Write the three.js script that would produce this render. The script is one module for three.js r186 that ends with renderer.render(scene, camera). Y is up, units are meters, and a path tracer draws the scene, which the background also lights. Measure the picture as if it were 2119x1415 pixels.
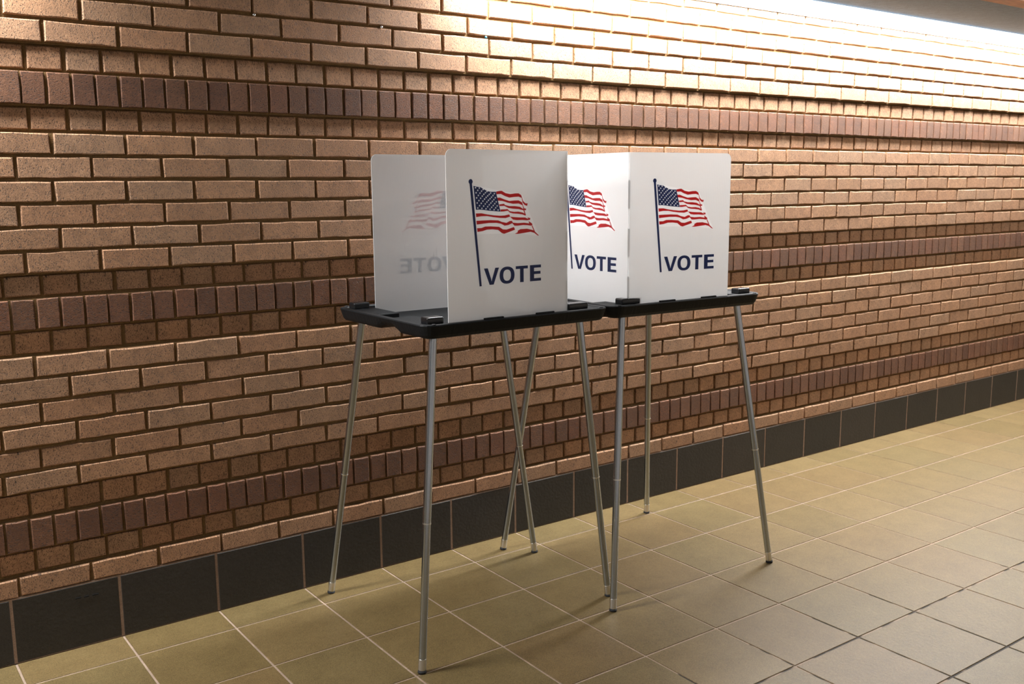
import * as THREE from 'three';
import { RoundedBoxGeometry } from 'three/addons/geometries/RoundedBoxGeometry.js';
import { mergeGeometries } from 'three/addons/utils/BufferGeometryUtils.js';
import { RectAreaLightUniformsLib } from 'three/addons/lights/RectAreaLightUniformsLib.js';

// ---------------------------------------------------------------- camera, lights, exposure
const scene = new THREE.Scene();
const camera = new THREE.PerspectiveCamera(38.76, 2119 / 1415, 0.05, 60);
camera.position.set(-0.3803, 1.3878, 3.0414);
camera.rotation.set(-0.1602, -0.6257, -0.0076, 'YXZ');
camera.focus = 3.1;
camera.userData.fStop = 6.3;
camera.updateMatrixWorld(true);
camera.updateProjectionMatrix();

const renderer = new THREE.WebGLRenderer({ antialias: true });
renderer.toneMapping = THREE.LinearToneMapping;
renderer.toneMappingExposure = 1.37;
renderer.shadowMap.enabled = true;
renderer.shadowMap.type = THREE.PCFSoftShadowMap;
scene.background = new THREE.Color(0x000000);
RectAreaLightUniformsLib.init();

const STRIP_COLOR = new THREE.Color().setRGB(0.94, 0.975, 1.0);
const STRIP_POWER = 72;          // radiance of the wall-top strip light
const FILL_COLOR = new THREE.Color().setRGB(1.0, 0.975, 0.95);
const FILL_POWER = 5;           // radiance of the added fill panels overhead
const SOFFIT = 2.184;
const STRIPS = [[1.62, 6.8], [-2.4, 0.05]];       // lit runs of the strip along the wall top
const FILL_PANELS = [[4.6, 1.4], [7.6, 1.4], [-2.2, 2.6]];  // unseen fill panels, added to brighten the booth fronts and the wall

// ---------------------------------------------------------------- helpers
let seed = 20241;
function rnd() { seed = (seed * 1664525 + 1013904223) >>> 0; return seed / 4294967296; }
const rr = (a, b) => a + (b - a) * rnd();
function hash(x, y, s) { let h = (x * 374761393 + y * 668265263 + s * 974711) | 0; h = Math.imul(h ^ (h >>> 13), 1274126177); return ((h ^ (h >>> 16)) >>> 0) / 4294967296; }
function vnoise(u, v, n, s) {            // tiling value noise, n cells across
  const x = u * n, y = v * n, xi = Math.floor(x), yi = Math.floor(y), fx = x - xi, fy = y - yi;
  const sx = fx * fx * (3 - 2 * fx), sy = fy * fy * (3 - 2 * fy), m = (a) => ((a % n) + n) % n;
  const a = hash(m(xi), m(yi), s), b = hash(m(xi + 1), m(yi), s), c = hash(m(xi), m(yi + 1), s), d = hash(m(xi + 1), m(yi + 1), s);
  return (a + (b - a) * sx) * (1 - sy) + (c + (d - c) * sx) * sy;
}
function dataTex(n, fn, srgb) {
  const d = new Uint8Array(n * n * 4);
  for (let j = 0; j < n; j++) for (let i = 0; i < n; i++) {
    const c = fn(i / n, j / n, i, j), k = (j * n + i) * 4;
    for (let q = 0; q < 3; q++) d[k + q] = Math.max(0, Math.min(255, c[q]));
    d[k + 3] = 255;
  }
  const t = new THREE.DataTexture(d, n, n);
  t.wrapS = t.wrapT = THREE.RepeatWrapping;
  t.magFilter = THREE.LinearFilter; t.minFilter = THREE.LinearMipmapLinearFilter; t.generateMipmaps = true;
  if (srgb) t.colorSpace = THREE.SRGBColorSpace;
  t.needsUpdate = true;
  return t;
}
const used = {};
function numbered(n) { const k = used[n] = (used[n] ?? -1) + 1; return k ? `${n}_${String(k).padStart(3, '0')}` : n; }
function mesh(name, geo, mat, parent) {
  const m = new THREE.Mesh(geo, mat);
  m.name = name; m.castShadow = m.receiveShadow = true;
  if (parent) parent.add(m); else { m.name = numbered(name); scene.add(m); }
  return m;
}
function thing(name, label, category, group) {
  const g = new THREE.Group(); g.name = numbered(name); scene.add(g);
  g.userData = { label, category }; if (group) g.userData.group = group;
  return g;
}
function box(x0, x1, y0, y1, z0, z1) {
  const g = new THREE.BoxGeometry(x1 - x0, y1 - y0, z1 - z0);
  g.translate((x0 + x1) / 2, (y0 + y1) / 2, (z0 + z1) / 2);
  // uv in metres
  const p = g.attributes.position, n = g.attributes.normal, uv = g.attributes.uv;
  for (let i = 0; i < p.count; i++) {
    const ax = Math.abs(n.getX(i)), ay = Math.abs(n.getY(i));
    if (ax > 0.5) uv.setXY(i, p.getZ(i), p.getY(i)); else if (ay > 0.5) uv.setXY(i, p.getX(i), p.getZ(i)); else uv.setXY(i, p.getX(i), p.getY(i));
  }
  return g;
}
function structure(o, label, category) { o.userData = { kind: 'structure', label, category }; return o; }

// ---------------------------------------------------------------- materials
// wire-cut brick face: fine drag marks, dark pits and pale grit
const pits = [];
for (let k = 0; k < 2600; k++) pits.push([rnd(), rnd(), rr(0.0014, 0.0046), rr(0.0016, 0.0095) * (rnd() < 0.35 ? 1.6 : 1), rnd()]);
const BN = 1024;
const pitField = new Float32Array(BN * BN);
for (const [u, v, rx, ry, a] of pits) {
  const ci = u * BN, cj = v * BN, wi = Math.ceil(rx * BN), wj = Math.ceil(ry * BN);
  for (let dj = -wj; dj <= wj; dj++) for (let di = -wi; di <= wi; di++) {
    const q = (di / (rx * BN)) ** 2 + (dj / (ry * BN)) ** 2; if (q > 1) continue;
    const i = ((Math.round(ci + di) % BN) + BN) % BN, j = ((Math.round(cj + dj) % BN) + BN) % BN;
    pitField[j * BN + i] = Math.max(pitField[j * BN + i], (1 - q) * (0.45 + 0.55 * a));
  }
}
function grain(u, v) { return 0.5 * vnoise(u, v, 256, 1) + 0.3 * vnoise(u, v, 96, 2) + 0.2 * vnoise(u, v, 24, 3); }
const brickMap = dataTex(BN, (u, v, i, j) => {
  const p = pitField[j * BN + i], g = grain(u, v), big = vnoise(u, v, 7, 5), drag = vnoise(u * 1, v, 200, 8) * 0.5 + vnoise((u * 3) % 1, v * 0.25, 64, 9) * 0.5;
  const w = hash(i, j, 77) > 0.9985 ? 40 : 0;
  const s = 0.74 + 0.46 * g + 0.1 * (big - 0.5) + 0.08 * (drag - 0.5);
  const d = 1 - 0.85 * p;
  return [232 * s * d + w, 221 * s * d + w, 213 * s * d + w];
}, true);
const brickBump = dataTex(BN, (u, v, i, j) => {
  const p = pitField[j * BN + i], g = grain(u, v), drag = vnoise((u * 4) % 1, v * 0.5, 128, 9);
  const h = 150 + 60 * (g - 0.5) + 24 * (drag - 0.5) - 120 * p; return [h, h, h];
});
for (const t of [brickMap, brickBump]) t.repeat.set(4, 4);        // the tile of texture is 0.25 m across
const brickMat = (r, g, b) => new THREE.MeshPhysicalMaterial({ specularIntensity: 0.8, color: new THREE.Color().setRGB(r, g, b), map: brickMap, bumpMap: brickBump, bumpScale: 0.0016, roughness: 0.74 });
const TAN = [[0.45, 0.275, 0.163], [0.475, 0.295, 0.178], [0.418, 0.251, 0.145], [0.485, 0.291, 0.167], [0.436, 0.279, 0.172], [0.455, 0.267, 0.153]].map(c => brickMat(...c));
const DARK = [[0.192, 0.094, 0.053], [0.162, 0.079, 0.045], [0.22, 0.112, 0.064], [0.18, 0.092, 0.052], [0.21, 0.098, 0.054]].map(c => brickMat(...c));
const sand = dataTex(512, (u, v, i, j) => { const g = 0.45 * hash(i, j, 4) + 0.35 * vnoise(u, v, 96, 6) + 0.2 * vnoise(u, v, 12, 7); const s = 0.72 + 0.4 * g; return [238 * s, 232 * s, 222 * s]; }, true);
const sandBump = dataTex(512, (u, v, i, j) => { const h = 255 * (0.5 * hash(i, j, 4) + 0.5 * vnoise(u, v, 96, 6)); return [h, h, h]; });
sand.repeat.set(4, 4); sandBump.repeat.set(4, 4);
const mortarMat = new THREE.MeshStandardMaterial({ color: new THREE.Color().setRGB(0.27, 0.16, 0.06), map: sand, bumpMap: sandBump, bumpScale: 0.0015, roughness: 0.95 });

const tileMap = dataTex(1024, (u, v, i, j) => {
  const a = hash(i, j, 21), b = hash(i >> 1, j >> 1, 22), g = vnoise(u, v, 10, 23), h = vnoise(u, v, 40, 24);
  let s = 0.70 + 0.16 * a + 0.4 * b + 0.08 * (g - 0.5) + 0.06 * (h - 0.5);
  if (hash(i >> 1, j >> 1, 25) > 0.9993) s -= 0.3;
  return [236 * s, 230 * s, 222 * s];
}, true);
const tileBump = dataTex(512, (u, v, i, j) => { const h = 255 * (0.4 * hash(i, j, 31) + 0.6 * vnoise(u, v, 60, 32)); return [h, h, h]; });
tileMap.repeat.set(1.6, 1.6); tileBump.repeat.set(2.4, 2.4);
const tileMat = (r, g, b) => new THREE.MeshPhysicalMaterial({ color: new THREE.Color().setRGB(r, g, b), map: tileMap, bumpMap: tileBump, bumpScale: 0.0004, roughness: 0.48, specularIntensity: 0.55 });
const FLOOR = [[0.168, 0.119, 0.05], [0.158, 0.112, 0.046], [0.175, 0.123, 0.053], [0.163, 0.119, 0.051], [0.169, 0.115, 0.049]].map(c => tileMat(...c));
// grout, darker in patches in the outer joints
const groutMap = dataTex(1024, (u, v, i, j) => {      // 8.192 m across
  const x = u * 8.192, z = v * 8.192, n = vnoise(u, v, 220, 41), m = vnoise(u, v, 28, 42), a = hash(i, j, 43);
  const darkening = (z > 1.2 && x > 1.3 ? 1 : 0) * Math.max(0, Math.min(1, (m - 0.38) * 6 + (n - 0.5) * 3 + (z > 1.34 ? 1.2 : -0.6)));   // blackened joints, patchy
  const s = (0.84 + 0.2 * a * n) * (1 - 0.66 * darkening); return [232 * s, 224 * s, 218 * s];
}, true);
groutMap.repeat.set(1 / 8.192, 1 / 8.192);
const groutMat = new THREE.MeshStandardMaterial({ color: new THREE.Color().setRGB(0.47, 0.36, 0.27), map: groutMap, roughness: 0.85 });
const baseGroutMat = new THREE.MeshStandardMaterial({ color: new THREE.Color().setRGB(0.42, 0.3, 0.24), map: sand, roughness: 0.9 });
const baseMat = (r, g, b, map = tileMap) => new THREE.MeshPhysicalMaterial({ color: new THREE.Color().setRGB(r, g, b), map, bumpMap: tileBump, bumpScale: 0.0005, roughness: 0.55 });
const BASE = [[0.03, 0.026, 0.022], [0.026, 0.023, 0.02], [0.034, 0.029, 0.025]].map(c => baseMat(...c));

const trayMat = new THREE.MeshPhysicalMaterial({ color: new THREE.Color().setRGB(0.006, 0.007, 0.008), roughness: 0.5, specularIntensity: 0.35, bumpMap: tileBump, bumpScale: 0.0006 });
const blockMat = new THREE.MeshPhysicalMaterial({ color: new THREE.Color().setRGB(0.01, 0.01, 0.011), roughness: 0.22 });
const rubberMat = new THREE.MeshStandardMaterial({ color: new THREE.Color().setRGB(0.012, 0.012, 0.013), roughness: 0.8 });
const brush = dataTex(256, (u, v) => { const g = 205 + 50 * vnoise(u, v * 0.125, 128, 51); return [g, g, g]; });
brush.repeat.set(6, 2);
const legMat = new THREE.MeshPhysicalMaterial({ color: new THREE.Color().setRGB(0.43, 0.47, 0.52), metalness: 1, roughness: 0.25, roughnessMap: brush });
const collarMat = new THREE.MeshPhysicalMaterial({ color: new THREE.Color().setRGB(0.72, 0.71, 0.7), metalness: 1, roughness: 0.28 });

const ceilMat = new THREE.MeshStandardMaterial({ color: new THREE.Color().setRGB(0.12, 0.22, 0.37), map: sand, roughness: 0.9 });
const plasterMat = new THREE.MeshStandardMaterial({ color: new THREE.Color().setRGB(0.66, 0.66, 0.68), map: sand, roughness: 0.9 });
const woodMap = dataTex(512, (u, v) => { const g = vnoise(u * 0.12, v, 160, 61) * 0.6 + vnoise(u, v, 24, 62) * 0.4, s = 0.72 + 0.4 * g; return [235 * s, 225 * s, 215 * s]; }, true);
const woodMat = new THREE.MeshStandardMaterial({ color: new THREE.Color().setRGB(0.3, 0.13, 0.06), map: woodMap, roughness: 0.6 });
const lampMat = new THREE.MeshStandardMaterial({ color: 0xffffff, emissive: STRIP_COLOR, emissiveIntensity: 5, roughness: 0.5 });
const lensOffMat = new THREE.MeshStandardMaterial({ color: new THREE.Color().setRGB(0.75, 0.76, 0.77), roughness: 0.45 });
const fillLampMat = new THREE.MeshStandardMaterial({ color: 0xffffff, emissive: FILL_COLOR, emissiveIntensity: 2, roughness: 0.5 });
const railMat = new THREE.MeshStandardMaterial({ color: new THREE.Color().setRGB(0.2, 0.21, 0.21), roughness: 0.6 });
const whiteMetal = new THREE.MeshStandardMaterial({ color: new THREE.Color().setRGB(0.7, 0.71, 0.72), roughness: 0.5 });

// ---------------------------------------------------------------- pieces: pick the 300 that show largest
const inView = new THREE.Vector3();
function shows(x, y, z, w, h, nx, ny, nz) {
  inView.set(x, y, z).project(camera);
  const out = Math.max(0, Math.abs(inView.x) - 1.02) + Math.max(0, Math.abs(inView.y) - 1.02);
  const d = new THREE.Vector3(x, y, z).sub(camera.position), L = d.length();
  const a = Math.abs(d.x * nx + d.y * ny + d.z * nz) / L * w * h / (L * L);
  return (inView.z > 1 || out > 0) ? a * 1e-3 / (1 + out) : a;
}
function lay(name, list, parent, most = 300) {         // list of {geo, mat, x, y, z, score}
  list.sort((a, b) => b.score - a.score);
  list.slice(0, most).forEach((b, i) => {
    const m = mesh(i ? `${name}_${String(i).padStart(3, '0')}` : name, b.geo, b.mat, parent);
    m.position.set(b.x, b.y, b.z);
    if (b.tilt) m.rotation.z = b.tilt;
  });
  const by = new Map();
  for (const b of list.slice(most)) { if (!by.has(b.mat)) by.set(b.mat, []); by.get(b.mat).push(b); }
  const geos = [], mats = [];
  for (const [mat, bs] of by) { geos.push(mergeGeometries(bs.map(b => b.geo.clone().translate(b.x, b.y, b.z)))); mats.push(mat); }
  if (geos.length) {
    const rest = mesh(`farther_${name}s`, mergeGeometries(geos, true), mats, parent);
    rest.userData.kind = 'stuff';
  }
}
// a block whose front (+z at 0) has a worn, slightly wavy outline and a chamfered arris
function brickGeometry(w, h, depth, chamfer, wob) {
  const P = [];
  const nx = w > 0.15 ? 4 : 2, ny = h > w ? 2 : 1;
  for (let i = 0; i < nx; i++) P.push([-w / 2 + w * i / nx, -h / 2]);
  for (let i = 0; i < ny; i++) P.push([w / 2, -h / 2 + h * i / ny]);
  for (let i = 0; i < nx; i++) P.push([w / 2 - w * i / nx, h / 2]);
  for (let i = 0; i < ny; i++) P.push([-w / 2, h / 2 - h * i / ny]);
  const outer = P.map(([x, y]) => [x + rr(-wob, wob), y + rr(-wob, wob)]);
  const inner = outer.map(([x, y]) => { const c = chamfer * rr(0.6, 1.5); return [x - Math.sign(x) * Math.min(c, Math.abs(x)), y - Math.sign(y) * Math.min(c, Math.abs(y))]; });
  const pos = [], uv = [], U = rr(0, 1), V = rr(0, 1), swap = h > w;
  const put = (a, z) => { pos.push(a[0], a[1], z); swap ? uv.push(U + a[1], V + a[0] + z) : uv.push(U + a[0], V + a[1] + z); };
  const tri = (a, za, b, zb, c, zc) => { put(a, za); put(b, zb); put(c, zc); };
  const n = outer.length, C = [0, 0];
  for (let i = 0; i < n; i++) {
    const j = (i + 1) % n;
    tri(C, 0, inner[i], 0, inner[j], 0);
    tri(outer[i], -chamfer, outer[j], -chamfer, inner[j], 0); tri(outer[i], -chamfer, inner[j], 0, inner[i], 0);
    tri(outer[i], -depth, outer[j], -depth, outer[j], -chamfer); tri(outer[i], -depth, outer[j], -chamfer, outer[i], -chamfer);
  }
  const g = new THREE.BufferGeometry();
  g.setAttribute('position', new THREE.Float32BufferAttribute(pos, 3));
  g.setAttribute('uv', new THREE.Float32BufferAttribute(uv, 2));
  g.computeVertexNormals();
  return g;
}

// ---------------------------------------------------------------- the brick wall
const RECESS = 0.012, RAKE = 0.0095, X0 = -1.6, X1 = 8.4;
// [kind, bottom, top, x of one joint]
const COURSES = [['S', 0.203, 0.2586, 0.0263], ['H', 0.2686, 0.3290, 0.0794], ['D', 0.339, 0.4295, 0.0025], ['H', 0.4410, 0.5050, 0.075]];
const M = [0.2135, 0.1155, 0.2189, 0.1263, 0.2110, 0.1200], MT = [0.5686, 0.6366, 0.7045, 0.7722, 0.8402, 0.9089];
M.forEach((x, i) => COURSES.push(['S', i ? MT[i - 1] + 0.0105 : 0.5142, MT[i], x]));
COURSES.push(['H', 0.9190, 0.9780, 0.0705], ['D', 0.9881, 1.0742, 0.0698], ['H', 1.0849, 1.1400, 0.1574]);
[0.1187, 0.2159, 0.1136, 0.2078, 0.1144, 0.2120].forEach((x, i) => COURSES.push(['S', 1.1492 + 0.0670 * i, 1.2071 + 0.0669 * i, x]));
COURSES.push(['H', 1.5524, 1.6110, 0.1606], ['D', 1.6218, 1.7098, 0.1447], ['H', 1.7200, 1.7810, 0.1638]);
[0.2117, 0.1128, 0.2190, 0.1113, 0.2117].forEach((x, i) => COURSES.push(['S', 1.7922 + 0.0673 * i, 1.8490 + 0.0673 * i, x]));
COURSES.push(['S', 2.1290, 2.176, 0.1128]);
const PITCH = { S: 0.2015, H: 0.1005, D: 0.0656 }, JOINT = { S: 0.0095, H: 0.0105, D: 0.0075 };
// mortar: a stepped slab, one step for each run of flush or recessed courses
const slabs = [box(X0, X1, -0.06, 0.2, -0.3, -0.012)];
for (let i = 0; i < COURSES.length; i++) {
  const [k, b, t] = COURSES[i], rec = k === 'H';
  const y0 = i ? (COURSES[i - 1][2] + b) / 2 + (rec && COURSES[i - 1][0] !== 'H' ? -0.004 : 0) : 0.2;
  const nx = COURSES[i + 1], y1 = nx ? (t + nx[1]) / 2 + (nx[0] === 'H' && !rec ? -0.004 : 0) : SOFFIT;
  slabs.push(box(X0, X1, y0, y1, -0.3, rec ? -RECESS - RAKE : -RAKE));
}
const wall = structure(mesh('wall_back', mergeGeometries(slabs), mortarMat), 'long tan brick wall with recessed header rows and dark brick bands', 'wall');
const variants = (key, w, h, d, c, wob, n) => Array.from({ length: n }, () => brickGeometry(w, h, d, c, wob));
const lists = { S: [], H: [], D: [] };
for (const [k, b, t, xj] of COURSES) {
  const p = PITCH[k], w = p - JOINT[k], h = t - b;
  const geos = variants(k, w, h, k === 'H' ? 0.02 : 0.024, k === 'D' ? 0.0022 : 0.0028, k === 'S' ? 0.0015 : 0.0011, k === 'S' ? 4 : 3);
  const n0 = Math.ceil((X0 - xj) / p), n1 = Math.floor((X1 - xj) / p) - 1;
  for (let n = n0; n <= n1; n++) {
    const x = xj + (n + 0.5) * p + rr(-0.0012, 0.0012), y = (b + t) / 2 + rr(-0.0007, 0.0007);
    const mats = k === 'D' ? DARK : TAN;
    lists[k].push({ geo: geos[Math.floor(rnd() * geos.length)], mat: mats[Math.floor(rnd() * mats.length)], x, y, z: (k === 'H' ? -RECESS : 0) + rr(-0.0012, 0.0008), tilt: rr(-0.004, 0.004), score: shows(x, y, 0, w, h, 0, 0, 1) });
  }
}
lay('brick', lists.S, wall); lay('header_brick', lists.H, wall); lay('dark_brick', lists.D, wall);

// ---------------------------------------------------------------- base of dark tiles
const T = 0.3048, BH = 0.1962;
const base = structure(mesh('baseboard_back', box(X0, X1, 0.0005, 0.2005, -0.012, -0.0014), baseGroutMat), 'row of dark tiles along the foot of the brick wall', 'baseboard');
function slab(w, h, d, c) {           // tile with a small arris, face towards +z at 0
  const o = [[-w / 2, -h / 2], [w / 2, -h / 2], [w / 2, h / 2], [-w / 2, h / 2]], n = o.map(([x, y]) => [x - Math.sign(x) * c, y - Math.sign(y) * c]);
  const pos = [], uv = [], U = rr(0, 1), V = rr(0, 1), put = (a, z) => { pos.push(a[0], a[1], z); uv.push(U + a[0], V + a[1]); };
  const quad = (a, za, b, zb, e, ze, f, zf) => { put(a, za); put(b, zb); put(e, ze); put(a, za); put(e, ze); put(f, zf); };
  quad(n[0], 0, n[1], 0, n[2], 0, n[3], 0);
  for (let i = 0; i < 4; i++) { const j = (i + 1) % 4; quad(o[i], -c, o[j], -c, n[j], 0, n[i], 0); quad(o[i], -d, o[j], -d, o[j], -c, o[i], -c); }
  const g = new THREE.BufferGeometry();
  g.setAttribute('position', new THREE.Float32BufferAttribute(pos, 3)); g.setAttribute('uv', new THREE.Float32BufferAttribute(uv, 2)); g.computeVertexNormals();
  return g;
}
{
  const gs = Array.from({ length: 4 }, () => slab(T - 0.0085, BH - 0.001, 0.011, 0.0012));
  const list = [];
  for (let i = -5; i < 27; i++) {
    const x = (i + 0.5) * T;
    list.push({ geo: gs[Math.floor(rnd() * 4)], mat: BASE[Math.floor(rnd() * 3)], x, y: BH / 2 + 0.0015, z: rr(-0.0005, 0.0008), score: shows(x, 0.1, 0, T, BH, 0, 0, 1), i });
  }
  lay('base_tile', list, base);
  // three short dark scuffs on the first whole tile
  const sc = new THREE.MeshStandardMaterial({ color: new THREE.Color().setRGB(0.004, 0.004, 0.004), roughness: 0.9 });
  const scuffs = [[0.183, 0.1575, 0.016], [0.206, 0.157, 0.014], [0.232, 0.1565, 0.018]].map(([x, y, w]) => box(x - w / 2, x + w / 2, y - 0.0022, y + 0.0022, 0.0, 0.0014));
  mesh('scuff_mark', mergeGeometries(scuffs), sc, base);
}

// ---------------------------------------------------------------- floor
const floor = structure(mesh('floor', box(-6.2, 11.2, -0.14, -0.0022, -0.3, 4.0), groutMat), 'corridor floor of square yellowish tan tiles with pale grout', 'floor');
{
  const Z1 = 0.16, g = 0.0065, rot = new THREE.Matrix4().makeRotationX(-Math.PI / 2);
  const full = Array.from({ length: 8 }, () => slab(T - g, T - g, 0.01, 0.0012).applyMatrix4(rot));
  const cut = Array.from({ length: 4 }, () => slab(T - g, Z1 - g / 2 - 0.001, 0.01, 0.0012).applyMatrix4(rot));
  const list = [];
  for (let i = -20; i < 36; i++) for (let r = 0; r < 12; r++) {
    const x = (i + 0.5) * T, z = r ? Z1 + (r - 0.5) * T : (Z1 - g / 2 + 0.001) / 2;
    if (z > 3.7) continue;
    list.push({ geo: r ? full[Math.floor(rnd() * 8)] : cut[Math.floor(rnd() * 4)], mat: FLOOR[Math.floor(rnd() * FLOOR.length)], x, y: rr(-0.0004, 0.0), z, score: shows(x, 0, z, T, r ? T : Z1, 0, 1, 0) });
  }
  lay('floor_tile', list, floor);
}

// ---------------------------------------------------------------- soffit, ceiling, other walls
structure(mesh('trim_1', box(-6.2, 11.2, SOFFIT, 2.34, -0.3, 0.655), ceilMat), 'grey soffit over the top of the brick wall', 'soffit');
structure(mesh('trim_2', box(-6.2, 11.2, 2.17, 2.72, 0.656, 0.75), woodMat), 'brown wooden fascia along the edge of the grey soffit', 'fascia');
structure(mesh('ceiling', box(-6.2, 11.2, 2.68, 2.8, 0.75, 4.0), ceilMat), 'grey corridor ceiling', 'ceiling');
structure(mesh('wall_front', box(-6.2, 11.2, 0, 2.68, 3.8, 4.0), plasterMat), 'plain white wall across the corridor', 'wall');
structure(mesh('wall_left', box(-6.2, -6.0, 0, 2.68, -0.3, 3.8), plasterMat), 'plain white wall closing the near end of the corridor', 'wall');
structure(mesh('wall_right', box(11.0, 11.2, 0, 2.68, -0.3, 3.8), plasterMat), 'plain white wall closing the far end of the corridor', 'wall');
for (const [a, b] of [[-6.0, X0], [X1, 11.0]]) structure(mesh('wall_back_end', box(a, b, 0, SOFFIT, -0.3, 0), plasterMat), a < 0 ? 'plain wall continuing the brick wall to the left' : 'plain wall continuing the brick wall to the right', 'wall');

// strip light: a lens slot in the soffit, tight against the wall
function strip(x0, x1, mat, label) {
  const t = thing('strip_light', label, 'light', 'strip lights along the wall top');
  t.position.set(x0, 0, 0);
  const L = x1 - x0;
  mesh('lens', box(0, L, SOFFIT - 0.018, SOFFIT - 0.0005, 0.012, 0.188), mat, t);
  mesh('trim_rail', box(0, L, SOFFIT - 0.025, SOFFIT - 0.0005, 0.004, 0.0115), railMat, t);
  return t;
}
strip(STRIPS[1][1] + 0.02, STRIPS[0][0] - 0.02, lensOffMat, 'unlit white strip light above the voting booths');
strip(STRIPS[0][1] + 0.02, 10.9, lensOffMat, 'unlit white strip light at the far right end of the wall top');
strip(-5.9, STRIPS[1][0] - 0.02, lensOffMat, 'unlit white strip light at the far left end of the wall top');
STRIPS.forEach(([a, b], i) => {
  const t = strip(a, b, lampMat, i ? 'lit white strip light on the wall top left of the booths' : 'glowing white strip light running along the wall top at right');
  const l = new THREE.RectAreaLight(STRIP_COLOR, STRIP_POWER, b - a, 0.17);
  l.position.set((b - a) / 2, SOFFIT - 0.0195, 0.1);
  t.add(l);
  l.lookAt(new THREE.Vector3((a + b) / 2, 0, 0.1));
});
// fill panels added to the unseen corridor ceiling
FILL_PANELS.forEach(([x, z], i) => {
  const t = thing('fill_light', ['added square fill light panel right of the voting booths', 'added square fill light panel toward the right end of the corridor', 'added square fill light panel near the left end of the corridor'][i], 'light', 'added fill light panels');
  t.position.set(x, 2.68, z);
  mesh('frame', mergeGeometries([box(-0.62, 0.62, -0.02, -0.001, -0.62, -0.58), box(-0.62, 0.62, -0.02, -0.001, 0.58, 0.62), box(-0.62, -0.58, -0.02, -0.001, -0.58, 0.58), box(0.58, 0.62, -0.02, -0.001, -0.58, 0.58)]), whiteMetal, t);
  mesh('diffuser', box(-0.58, 0.58, -0.012, -0.002, -0.58, 0.58), fillLampMat, t);
  const l = new THREE.RectAreaLight(FILL_COLOR, FILL_POWER, 1.14, 1.14);
  l.position.set(0, -0.022, 0); t.add(l); l.lookAt(new THREE.Vector3(x, 0, z));
});

// ---------------------------------------------------------------- voting booths
// print on the outer face of a panel: waving flag on a pole over the word VOTE (millimetres from the ball of the pole)
const FLAG = {"canton":[9.6,-11.7,21.7,-14.4,34.9,-15.8,48.1,-22.5,61.4,-27.8,74.8,-29.3,90.1,-29.4,98.2,-57.4,106.4,-87.0,84.3,-85.1,64.0,-83.3,47.2,-80.9,30.6,-79.5,17.3,-79.7],"r":[[91.1,-28.9,105.4,-26.9,112.3,-27.0,126.0,-33.8,143.3,-36.7,160.8,-35.0,174.8,-34.9,184.7,-39.9,188.2,-48.1,191.7,-57.6,201.2,-64.6,209.5,-65.0,207.3,-72.3,197.6,-69.4,190.2,-62.2,186.4,-48.0,174.8,-44.4,158.9,-45.0,139.7,-46.8,122.5,-41.8,108.8,-35.8,92.4,-36.6],[94.3,-46.7,105.2,-46.4,118.9,-51.1,139.6,-56.8,157.1,-55.7,174.7,-55.4,188.1,-61.6,193.0,-73.9,196.5,-79.5,203.6,-80.4,202.2,-85.3,194.0,-83.5,189.4,-69.8,174.6,-64.6,153.5,-65.1,132.6,-61.2,115.4,-56.4,96.6,-54.8],[101.6,-66.0,120.5,-64.5,122.9,-68.0,139.5,-71.6,160.4,-72.0,179.8,-74.5,190.4,-80.2,195.1,-80.3,201.4,-96.8,198.5,-97.3,192.9,-84.8,174.5,-80.9,153.4,-79.4,135.9,-76.9,120.4,-70.4,103.2,-70.9],[105.8,-80.8,125.5,-80.7,132.4,-80.0,141.1,-86.4,156.8,-88.7,174.4,-88.5,190.3,-91.6,202.8,-96.8,201.0,-100.9,188.5,-97.0,170.8,-94.7,153.2,-93.4,141.0,-90.4,134.1,-84.9,118.5,-86.7,107.1,-87.0],[17.1,-90.2,37.0,-90.1,57.1,-93.8,80.7,-97.0,104.6,-99.0,121.8,-98.6,139.2,-95.8,142.6,-102.6,160.1,-104.4,181.3,-105.8,199.2,-106.3,212.1,-111.3,208.1,-106.5,219.3,-108.7,218.5,-113.7,206.3,-115.0,188.4,-113.4,167.1,-113.3,153.1,-111.3,141.9,-102.3,125.2,-106.2,104.5,-105.1,80.6,-102.4,57.0,-98.6,36.9,-98.6,18.0,-100.7],[18.4,-111.3,43.4,-110.9,70.3,-110.6,97.6,-112.2,111.3,-117.1,128.5,-120.3,140.8,-115.3,148.5,-115.0,153.0,-120.5,170.6,-122.4,195.5,-121.8,215.2,-124.6,212.7,-117.4,226.1,-124.9,227.8,-130.2,220.6,-131.4,209.8,-129.6,191.9,-128.5,170.5,-129.8,158.2,-129.4,150.1,-121.8,135.4,-126.8,121.5,-128.2,107.7,-121.9,90.6,-119.2,63.5,-118.7,39.9,-120.3,19.9,-121.8],[20.4,-132.4,36.4,-132.4,49.8,-128.6,70.1,-128.7,100.8,-131.1,114.5,-138.8,128.3,-140.1,156.4,-133.4,160.5,-141.2,138.7,-147.2,119.5,-151.9,110.9,-149.4,97.2,-139.8,76.8,-137.5,56.4,-137.6,39.6,-141.5,21.9,-143.0],[170.4,-145.0,181.1,-140.5,206.1,-140.0,227.8,-144.3,232.1,-146.1,224.2,-131.5,227.8,-131.6,237.9,-150.2,254.0,-162.4,247.7,-161.6,235.0,-153.4,220.5,-149.6,195.3,-152.0,173.9,-153.9,159.7,-153.7,171.1,-148.9]]};
const PW = 0.512, PH = 0.512, BX = 0.12, BY = 0.0905;   // print sheet and where the ball sits from its left and top
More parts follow.
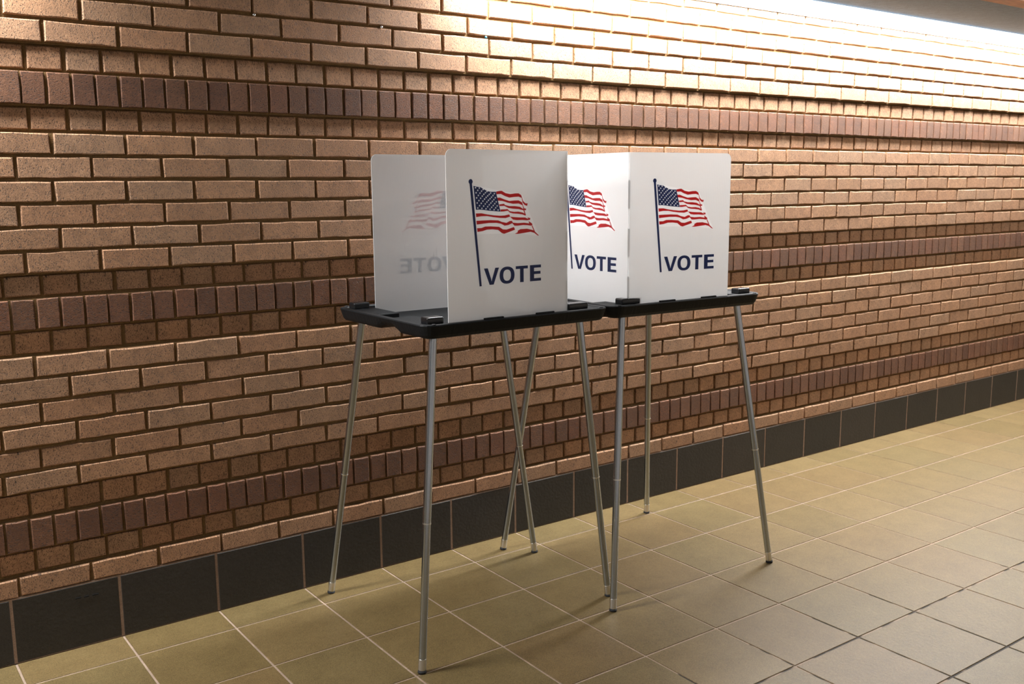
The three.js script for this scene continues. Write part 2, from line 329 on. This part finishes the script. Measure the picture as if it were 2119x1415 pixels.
function printTexture(ink) {                      // ink 1: the printed outer face; a little: light through the sheet, painted as faint ink
  const N = 1536, c = document.createElement('canvas'); c.width = c.height = N;
  const g = c.getContext('2d'), k = N / (PW * 1000), X = m => (BX * 1000 + m) * k, Y = m => (BY * 1000 - m) * k;
  g.fillStyle = '#f4f3f2'; g.fillRect(0, 0, N, N);
  const poly = a => { g.beginPath(); for (let i = 0; i < a.length; i += 2) i ? g.lineTo(X(a[i]), Y(a[i + 1])) : g.moveTo(X(a[i]), Y(a[i + 1])); g.closePath(); g.fill(); };
  const NAVY = '#082052', RED = '#bd0f15';
  g.fillStyle = NAVY;
  poly([-4.2, -4, 4.4, -4, 34.8, -300.8, 27, -301.3]);
  g.beginPath(); g.arc(X(0), Y(0), 7.2 * k, 0, 7); g.fill();
  g.fillStyle = '#ffffff';
  poly([9, -10, 95, -24, 190, -40, 215, -90, 256, -164, 170, -152, 20, -150]);
  g.fillStyle = '#f4f3f2';
  g.fillStyle = RED; for (const a of FLAG.r) poly(a);
  g.fillStyle = NAVY; poly(FLAG.canton);
  g.fillStyle = '#ffffff';
  const TL = [9.6, -11.7], TR = [90.1, -29.4], BL = [17.3, -79.7], BR = [106.4, -87];
  for (let r = 0; r < 9; r++) for (let q = 0; q < (r % 2 ? 5 : 6); q++) {
    const u = (r % 2 ? q + 1 : q + 0.5) / 6, v = (r + 0.75) / 9.5, bend = -5.5 * Math.sin(u * Math.PI * 1.9) * (1 - v) * -1;
    const x = (TL[0] * (1 - u) + TR[0] * u) * (1 - v) + (BL[0] * (1 - u) + BR[0] * u) * v, y = (TL[1] * (1 - u) + TR[1] * u) * (1 - v) + (BL[1] * (1 - u) + BR[1] * u) * v + bend * 0.6;
    g.beginPath(); for (let s = 0; s < 10; s++) { const R = (s % 2 ? 1.7 : 3.3) * k, a = s * Math.PI / 5 - Math.PI / 2; g.lineTo(X(x) + R * Math.cos(a), Y(y) + R * Math.sin(a)); } g.fill();
  }
  g.fillStyle = NAVY; g.font = 'bold 200px sans-serif'; g.textBaseline = 'alphabetic';
  // letters set one by one to the spacing of the print
  for (const [ch, x0, x1] of [['V', 43.6, 99], ['O', 100.8, 157.5], ['T', 162.2, 209], ['E', 217.3, 261.2]]) {
    const m = g.measureText(ch), l = m.actualBoundingBoxLeft ?? 0, r = m.actualBoundingBoxRight ?? m.width, h = (m.actualBoundingBoxAscent || 146), dsc = ch === 'O' ? (m.actualBoundingBoxDescent || 0) : 0;
    const top = ch === 'O' ? -249.2 : -250, bot = ch === 'O' ? -299.8 : -299;
    g.save(); g.translate(X(x0), Y(bot)); g.scale((x1 - x0) * k / (l + r), (top - bot) * k / (h + dsc)); g.fillText(ch, l, -dsc); g.restore();
  }
  if (ink < 1) { g.globalAlpha = 1 - ink; g.fillStyle = '#f4f3f2'; g.fillRect(0, 0, N, N); g.globalAlpha = 1; }
  const t = new THREE.CanvasTexture(c); t.colorSpace = THREE.SRGBColorSpace; t.anisotropy = 8;
  t.wrapS = t.wrapT = THREE.ClampToEdgeWrapping;
  return t;
}
const printTex = printTexture(1), paintedShowThroughTex = printTexture(0.03);
const weave = dataTex(256, (u, v, i, j) => { const h = 128 + 60 * Math.sin(u * Math.PI * 128) + 50 * (hash(i, j, 71) - 0.5); return [h, h, h]; });
weave.repeat.set(2, 2);
const plastic = { roughness: 0.62, transmission: 0.44, thickness: 0, bumpMap: weave, bumpScale: 0.00025 };
const printedMat = new THREE.MeshPhysicalMaterial({ color: new THREE.Color().setRGB(0.97, 0.97, 0.97), map: printTex, ...plastic });
const plainMat = new THREE.MeshPhysicalMaterial({ color: new THREE.Color().setRGB(0.96, 0.97, 0.98), map: paintedShowThroughTex, ...plastic });  // inner face: light shining through the print is painted into its colour
const TOP = 1.4885, BOTTOM = 0.972, RIM = 1.0;
function panelGeometry(w, roundLeft, roundRight, ball) {
  const s = new THREE.Shape(), h = TOP - BOTTOM, R = 0.02;
  s.moveTo(0, 0); s.lineTo(w, 0);
  if (roundRight) { s.lineTo(w, h - R); s.absarc(w - R, h - R, R, 0, Math.PI / 2, false); } else s.lineTo(w, h);
  if (roundLeft) { s.lineTo(R, h); s.absarc(R, h - R, R, Math.PI / 2, Math.PI, false); } else s.lineTo(0, h);
  s.lineTo(0, 0);
  let g = new THREE.ExtrudeGeometry(s, { depth: 0.0022, bevelEnabled: false, curveSegments: 8 });
  if (g.index) g = g.toNonIndexed();
  g.translate(0, 0, -0.0022);
  const p = g.attributes.position, n = g.attributes.normal, front = [], rest = [];
  for (let i = 0; i < p.count; i += 3) (n.getZ(i) > 0.5 ? front : rest).push(i);
  const pos = [], nor = [], uv = [];
  for (const i of [...front, ...rest]) for (let q = 0; q < 3; q++) {
    const x = p.getX(i + q), y = p.getY(i + q);
    pos.push(x, y, p.getZ(i + q)); nor.push(n.getX(i + q), n.getY(i + q), n.getZ(i + q));
    uv.push((x - ball + BX) / PW, 1 - ((h - y) - (TOP - 1.3978) + BY) / PH);
  }
  const o = new THREE.BufferGeometry();
  o.setAttribute('position', new THREE.Float32BufferAttribute(pos, 3)); o.setAttribute('normal', new THREE.Float32BufferAttribute(nor, 3)); o.setAttribute('uv', new THREE.Float32BufferAttribute(uv, 2));
  o.addGroup(0, front.length * 3, 0); o.addGroup(front.length * 3, rest.length * 3, 1);
  return o;
}
// a panel from its left to its right end as seen from outside
function panel(parent, org, [ax, az], [bx, bz], roundLeft, roundRight, ball) {
  const w = Math.hypot(bx - ax, bz - az);
  const m = mesh('privacy_panel', panelGeometry(w, roundLeft, roundRight, ball), [printedMat, plainMat], parent);
  m.position.set(ax - org[0], BOTTOM, az - org[1]);
  m.rotation.y = -Math.atan2(bz - az, bx - ax);
  return m;
}
function hingeTabs(parent, org, [x, z], turn) {
  for (const y of [1.045, 1.2, 1.355]) {
    const t = mesh('hinge_tab', box(-0.003, 0.003, -0.045, 0.045, -0.003, 0.003), plainMat, parent);
    t.position.set(x - org[0], y, z - org[1]); t.rotation.y = turn;
  }
}
function trayGeometry(hw, hd, open) {            // open: -1 or +1, the side of the table with the hand hold
  const R = 0.045, per = (inset) => {
    const pts = [], a = hw - inset, b = hd - inset, r = Math.max(0.008, R - inset);
    const corner = [[a - r, b - r, 0], [-(a - r), b - r, 1], [-(a - r), -(b - r), 2], [a - r, -(b - r), 3]];
    for (let c = 0; c < 4; c++) {
      const [cx, cz, q] = corner[c];
      for (let i = 0; i <= 6; i++) { const t = (q + i / 6) * Math.PI / 2; pts.push([cx + r * Math.cos(t), cz + r * Math.sin(t)]); }
      const [nx, nz, nq] = corner[(c + 1) % 4], t0 = (q + 1) * Math.PI / 2, s = [cx + r * Math.cos(t0), cz + r * Math.sin(t0)], e = [nx + r * Math.cos(nq * Math.PI / 2), nz + r * Math.sin(nq * Math.PI / 2)];
      for (let i = 1; i < 24; i++) pts.push([s[0] + (e[0] - s[0]) * i / 24, s[1] + (e[1] - s[1]) * i / 24]);
    }
    return pts;
  };
  const rings = [[0.06, -0.042, 1], [0.026, -0.042, 1], [0.016, -0.039, 1], [0.010, -0.031, 0.9], [0.006, -0.02, 0.45], [0.001, -0.003, 0], [0.003, 0, 0], [0.022, 0, 0], [0.025, -0.002, 0], [0.03, -0.027, 0], [0.036, -0.029, 0]];
  const pos = [], idx = [];
  const ss = (a, b, x) => { const t = Math.max(0, Math.min(1, (x - a) / (b - a))); return t * t * (3 - 2 * t); };
  rings.forEach(([inset, y, f]) => { for (const [x, z] of per(inset)) {
    const onSide = x * open > hw - 0.075 ? 1 : 0, lift = onSide * ss(-0.03, 0.03, z) * (1 - ss(0.085, 0.115, z)) * 0.015 * f;
    pos.push(x, y + lift, z);
  } });
  const n = pos.length / 3 / rings.length;
  for (let r = 0; r + 1 < rings.length; r++) for (let i = 0; i < n; i++) { const a = r * n + i, b = r * n + (i + 1) % n, c = a + n, d = b + n; idx.push(a, c, b, b, c, d); }
  const lo = pos.length / 3; pos.push(0, -0.042, 0, 0, -0.029, 0);
  for (let i = 0; i < n; i++) { idx.push(lo, i, (i + 1) % n); const a = (rings.length - 1) * n; idx.push(lo + 1, a + (i + 1) % n, a + i); }
  const g = new THREE.BufferGeometry();
  g.setAttribute('position', new THREE.Float32BufferAttribute(pos, 3));
  g.setAttribute('uv', new THREE.Float32BufferAttribute(Array.from({ length: pos.length / 3 }, (_, i) => [pos[i * 3], pos[i * 3 + 2]]).flat(), 2));
  g.setIndex(idx);
  const o = g.toNonIndexed(); o.computeVertexNormals();
  return o;
}
function tube(parent, name, a, b, r0, r1, mat) {
  const A = new THREE.Vector3(...a), B = new THREE.Vector3(...b), L = A.distanceTo(B);
  const g = new THREE.CylinderGeometry(r0, r1, L, 28, 1);
  const m = mesh(name, g, mat, parent);
  return { m, A, B, L };
}
function leg(parent, top, foot) {
  const A = new THREE.Vector3(...top), B = new THREE.Vector3(...foot), L = A.distanceTo(B), mid = 0.555;
  // one local frame: y runs up the leg, origin at the foot
  const holder = mesh('leg', new THREE.CylinderGeometry(0.0121, 0.0121, L * mid, 28).translate(0, L * (1 - mid / 2), 0), legMat, parent);
  holder.position.copy(B);
  holder.quaternion.setFromUnitVectors(new THREE.Vector3(0, 1, 0), A.clone().sub(B).normalize());
  mesh('lower_tube', new THREE.CylinderGeometry(0.0113, 0.0113, L * (1 - mid) - 0.042, 28).translate(0, (L * (1 - mid) + 0.042) / 2, 0), legMat, holder);
  mesh('collar', new THREE.CylinderGeometry(0.0125, 0.0125, 0.004, 28).translate(0, L * (1 - mid), 0), collarMat, holder);
  mesh('tip', new THREE.LatheGeometry([[0.0001, 0.008], [0.0112, 0.008], [0.0118, 0.010], [0.0118, 0.041], [0.0108, 0.0425], [0.0001, 0.0425]].map(p => new THREE.Vector2(...p)), 28), collarMat, holder);
  mesh('rubber_foot', new THREE.LatheGeometry([[0.0001, 0.0005], [0.0122, 0.0005], [0.0128, 0.003], [0.0122, 0.0085], [0.0001, 0.0085]].map(p => new THREE.Vector2(...p)), 28), rubberMat, holder);
}
function booth(o) {
  const t = thing('voting_booth', o.label, 'voting booth', 'folding voting booths');
  const org = o.center; t.position.set(org[0], 0, org[1]);
  const tray = mesh('tray_table', trayGeometry(o.hw, o.hd, o.open), trayMat, t);
  tray.position.set(0, RIM, 0); tray.rotation.y = o.turn;
  // raised corner pads flush with the rim, each with a stop block
  for (const sx of [-1, 1]) for (const sz of [-1, 1]) {
    const deep = sx === o.open ? 0.215 : 0.13, wide = 0.08;
    const pad = mesh('corner_pad', new RoundedBoxGeometry(wide, 0.026, deep, 2, 0.003), trayMat, tray);
    pad.position.set(sx * (o.hw - 0.024 - wide / 2), -0.0152, sz * (o.hd - 0.024 - deep / 2));
    const back = sx !== o.open;
    const blk = mesh('stop_block', new RoundedBoxGeometry(back ? 0.078 : 0.056, 0.022, 0.04, 3, 0.005), blockMat, tray);
    blk.position.set(sx * (o.hw - (back ? 0.106 : 0.058)), 0.0065, sz * (o.hd - 0.058));
    const slot = mesh('bolt_cap', new THREE.CylinderGeometry(0.006, 0.0065, 0.003, 16), rubberMat, tray);
    slot.position.set(sx * (o.hw - 0.035), 0.0008, sz * (o.hd - 0.0125));
  }
  for (const sz of [-1, 1]) for (const sx of [-0.3, 0.25]) {
    const clip = mesh('panel_clip', new RoundedBoxGeometry(0.07, 0.012, 0.007, 2, 0.002), trayMat, tray);
    clip.position.set(sx * o.hw, -0.001, sz * (o.hd - 0.014));
  }
  for (const [top, foot] of o.legs) leg(t, [top[0] - org[0], 0.968, top[1] - org[1]], [foot[0] - org[0], 0, foot[1] - org[1]]);
  for (const q of o.panels) panel(t, org, ...q);
  for (const h of o.hinges) hingeTabs(t, org, h, 0.785);
}
booth({
  label: 'nearer voting booth at left with the open end of its black tray facing left', center: [1.339, 0.4455], hw: 0.3465, hd: 0.2845, turn: 0, open: -1,
  legs: [[[1.063, 0.213], [0.971, 0.091]], [[1.041, 0.69], [0.936, 0.764]], [[1.588, 0.682], [1.721, 0.684]], [[1.611, 0.211], [1.761, 0.215]]],
  panels: [[[1.084, 0.706], [1.535, 0.686], true, false, 0.0850], [[1.539, 0.684], [1.545, 0.212], false, false, 0.1], [[1.541, 0.208], [1.118, 0.2], false, true, 0.066]],
  hinges: [[1.536, 0.683], [1.541, 0.209]],
});
booth({
  label: 'farther voting booth at right with the open end of its black tray facing right', center: [2.047, 0.4660], hw: 0.3435, hd: 0.2845, turn: -0.05, open: 1,
  legs: [[[1.755, 0.7], [1.652, 0.785]], [[1.781, 0.233], [1.682, 0.118]], [[2.306, 0.252], [2.417, 0.143]], [[2.285, 0.72], [2.395, 0.819]]],
  panels: [[[1.7855, 0.697], [2.212, 0.742], false, true, 0.1019], [[1.783, 0.215], [1.783, 0.695], false, false, 0.164], [[2.24, 0.225], [1.787, 0.213], true, false, 0.09]],
  hinges: [[1.786, 0.695], [1.786, 0.216]],
});

// ---------------------------------------------------------------- small fixings in the mortar joints
const screwMat = new THREE.MeshPhysicalMaterial({ color: new THREE.Color().setRGB(0.75, 0.75, 0.74), metalness: 1, roughness: 0.25 });
const anchorMat = new THREE.MeshStandardMaterial({ color: new THREE.Color().setRGB(0.05, 0.32, 0.5), roughness: 0.4 });
[[0.83, 'small shiny screw in a mortar joint high on the wall left of the booths'], [1.28, 'small screw in a mortar joint high above the left booth'], [1.711, 'small blue plastic wall anchor in a mortar joint above the booths']].forEach(([x, label], i) => {
  const t = thing('wall_screw', label, 'screw'); t.position.set(x, 1.9205 + 0.001 * i, -0.008);
  const blue = i === 2;
  const hd = mesh('head', new THREE.LatheGeometry([[0.0001, 0.0095], [0.003, 0.009], [0.0045, 0.007], [0.0045, 0.006], [0.0001, 0.006]].map(p => new THREE.Vector2(...p)), 16), blue ? anchorMat : screwMat, t); hd.rotation.x = Math.PI / 2;
  const sh = mesh('shank', new THREE.CylinderGeometry(0.002, 0.002, 0.012, 12), blue ? anchorMat : screwMat, t); sh.rotation.x = Math.PI / 2;
});

renderer.render(scene, camera);
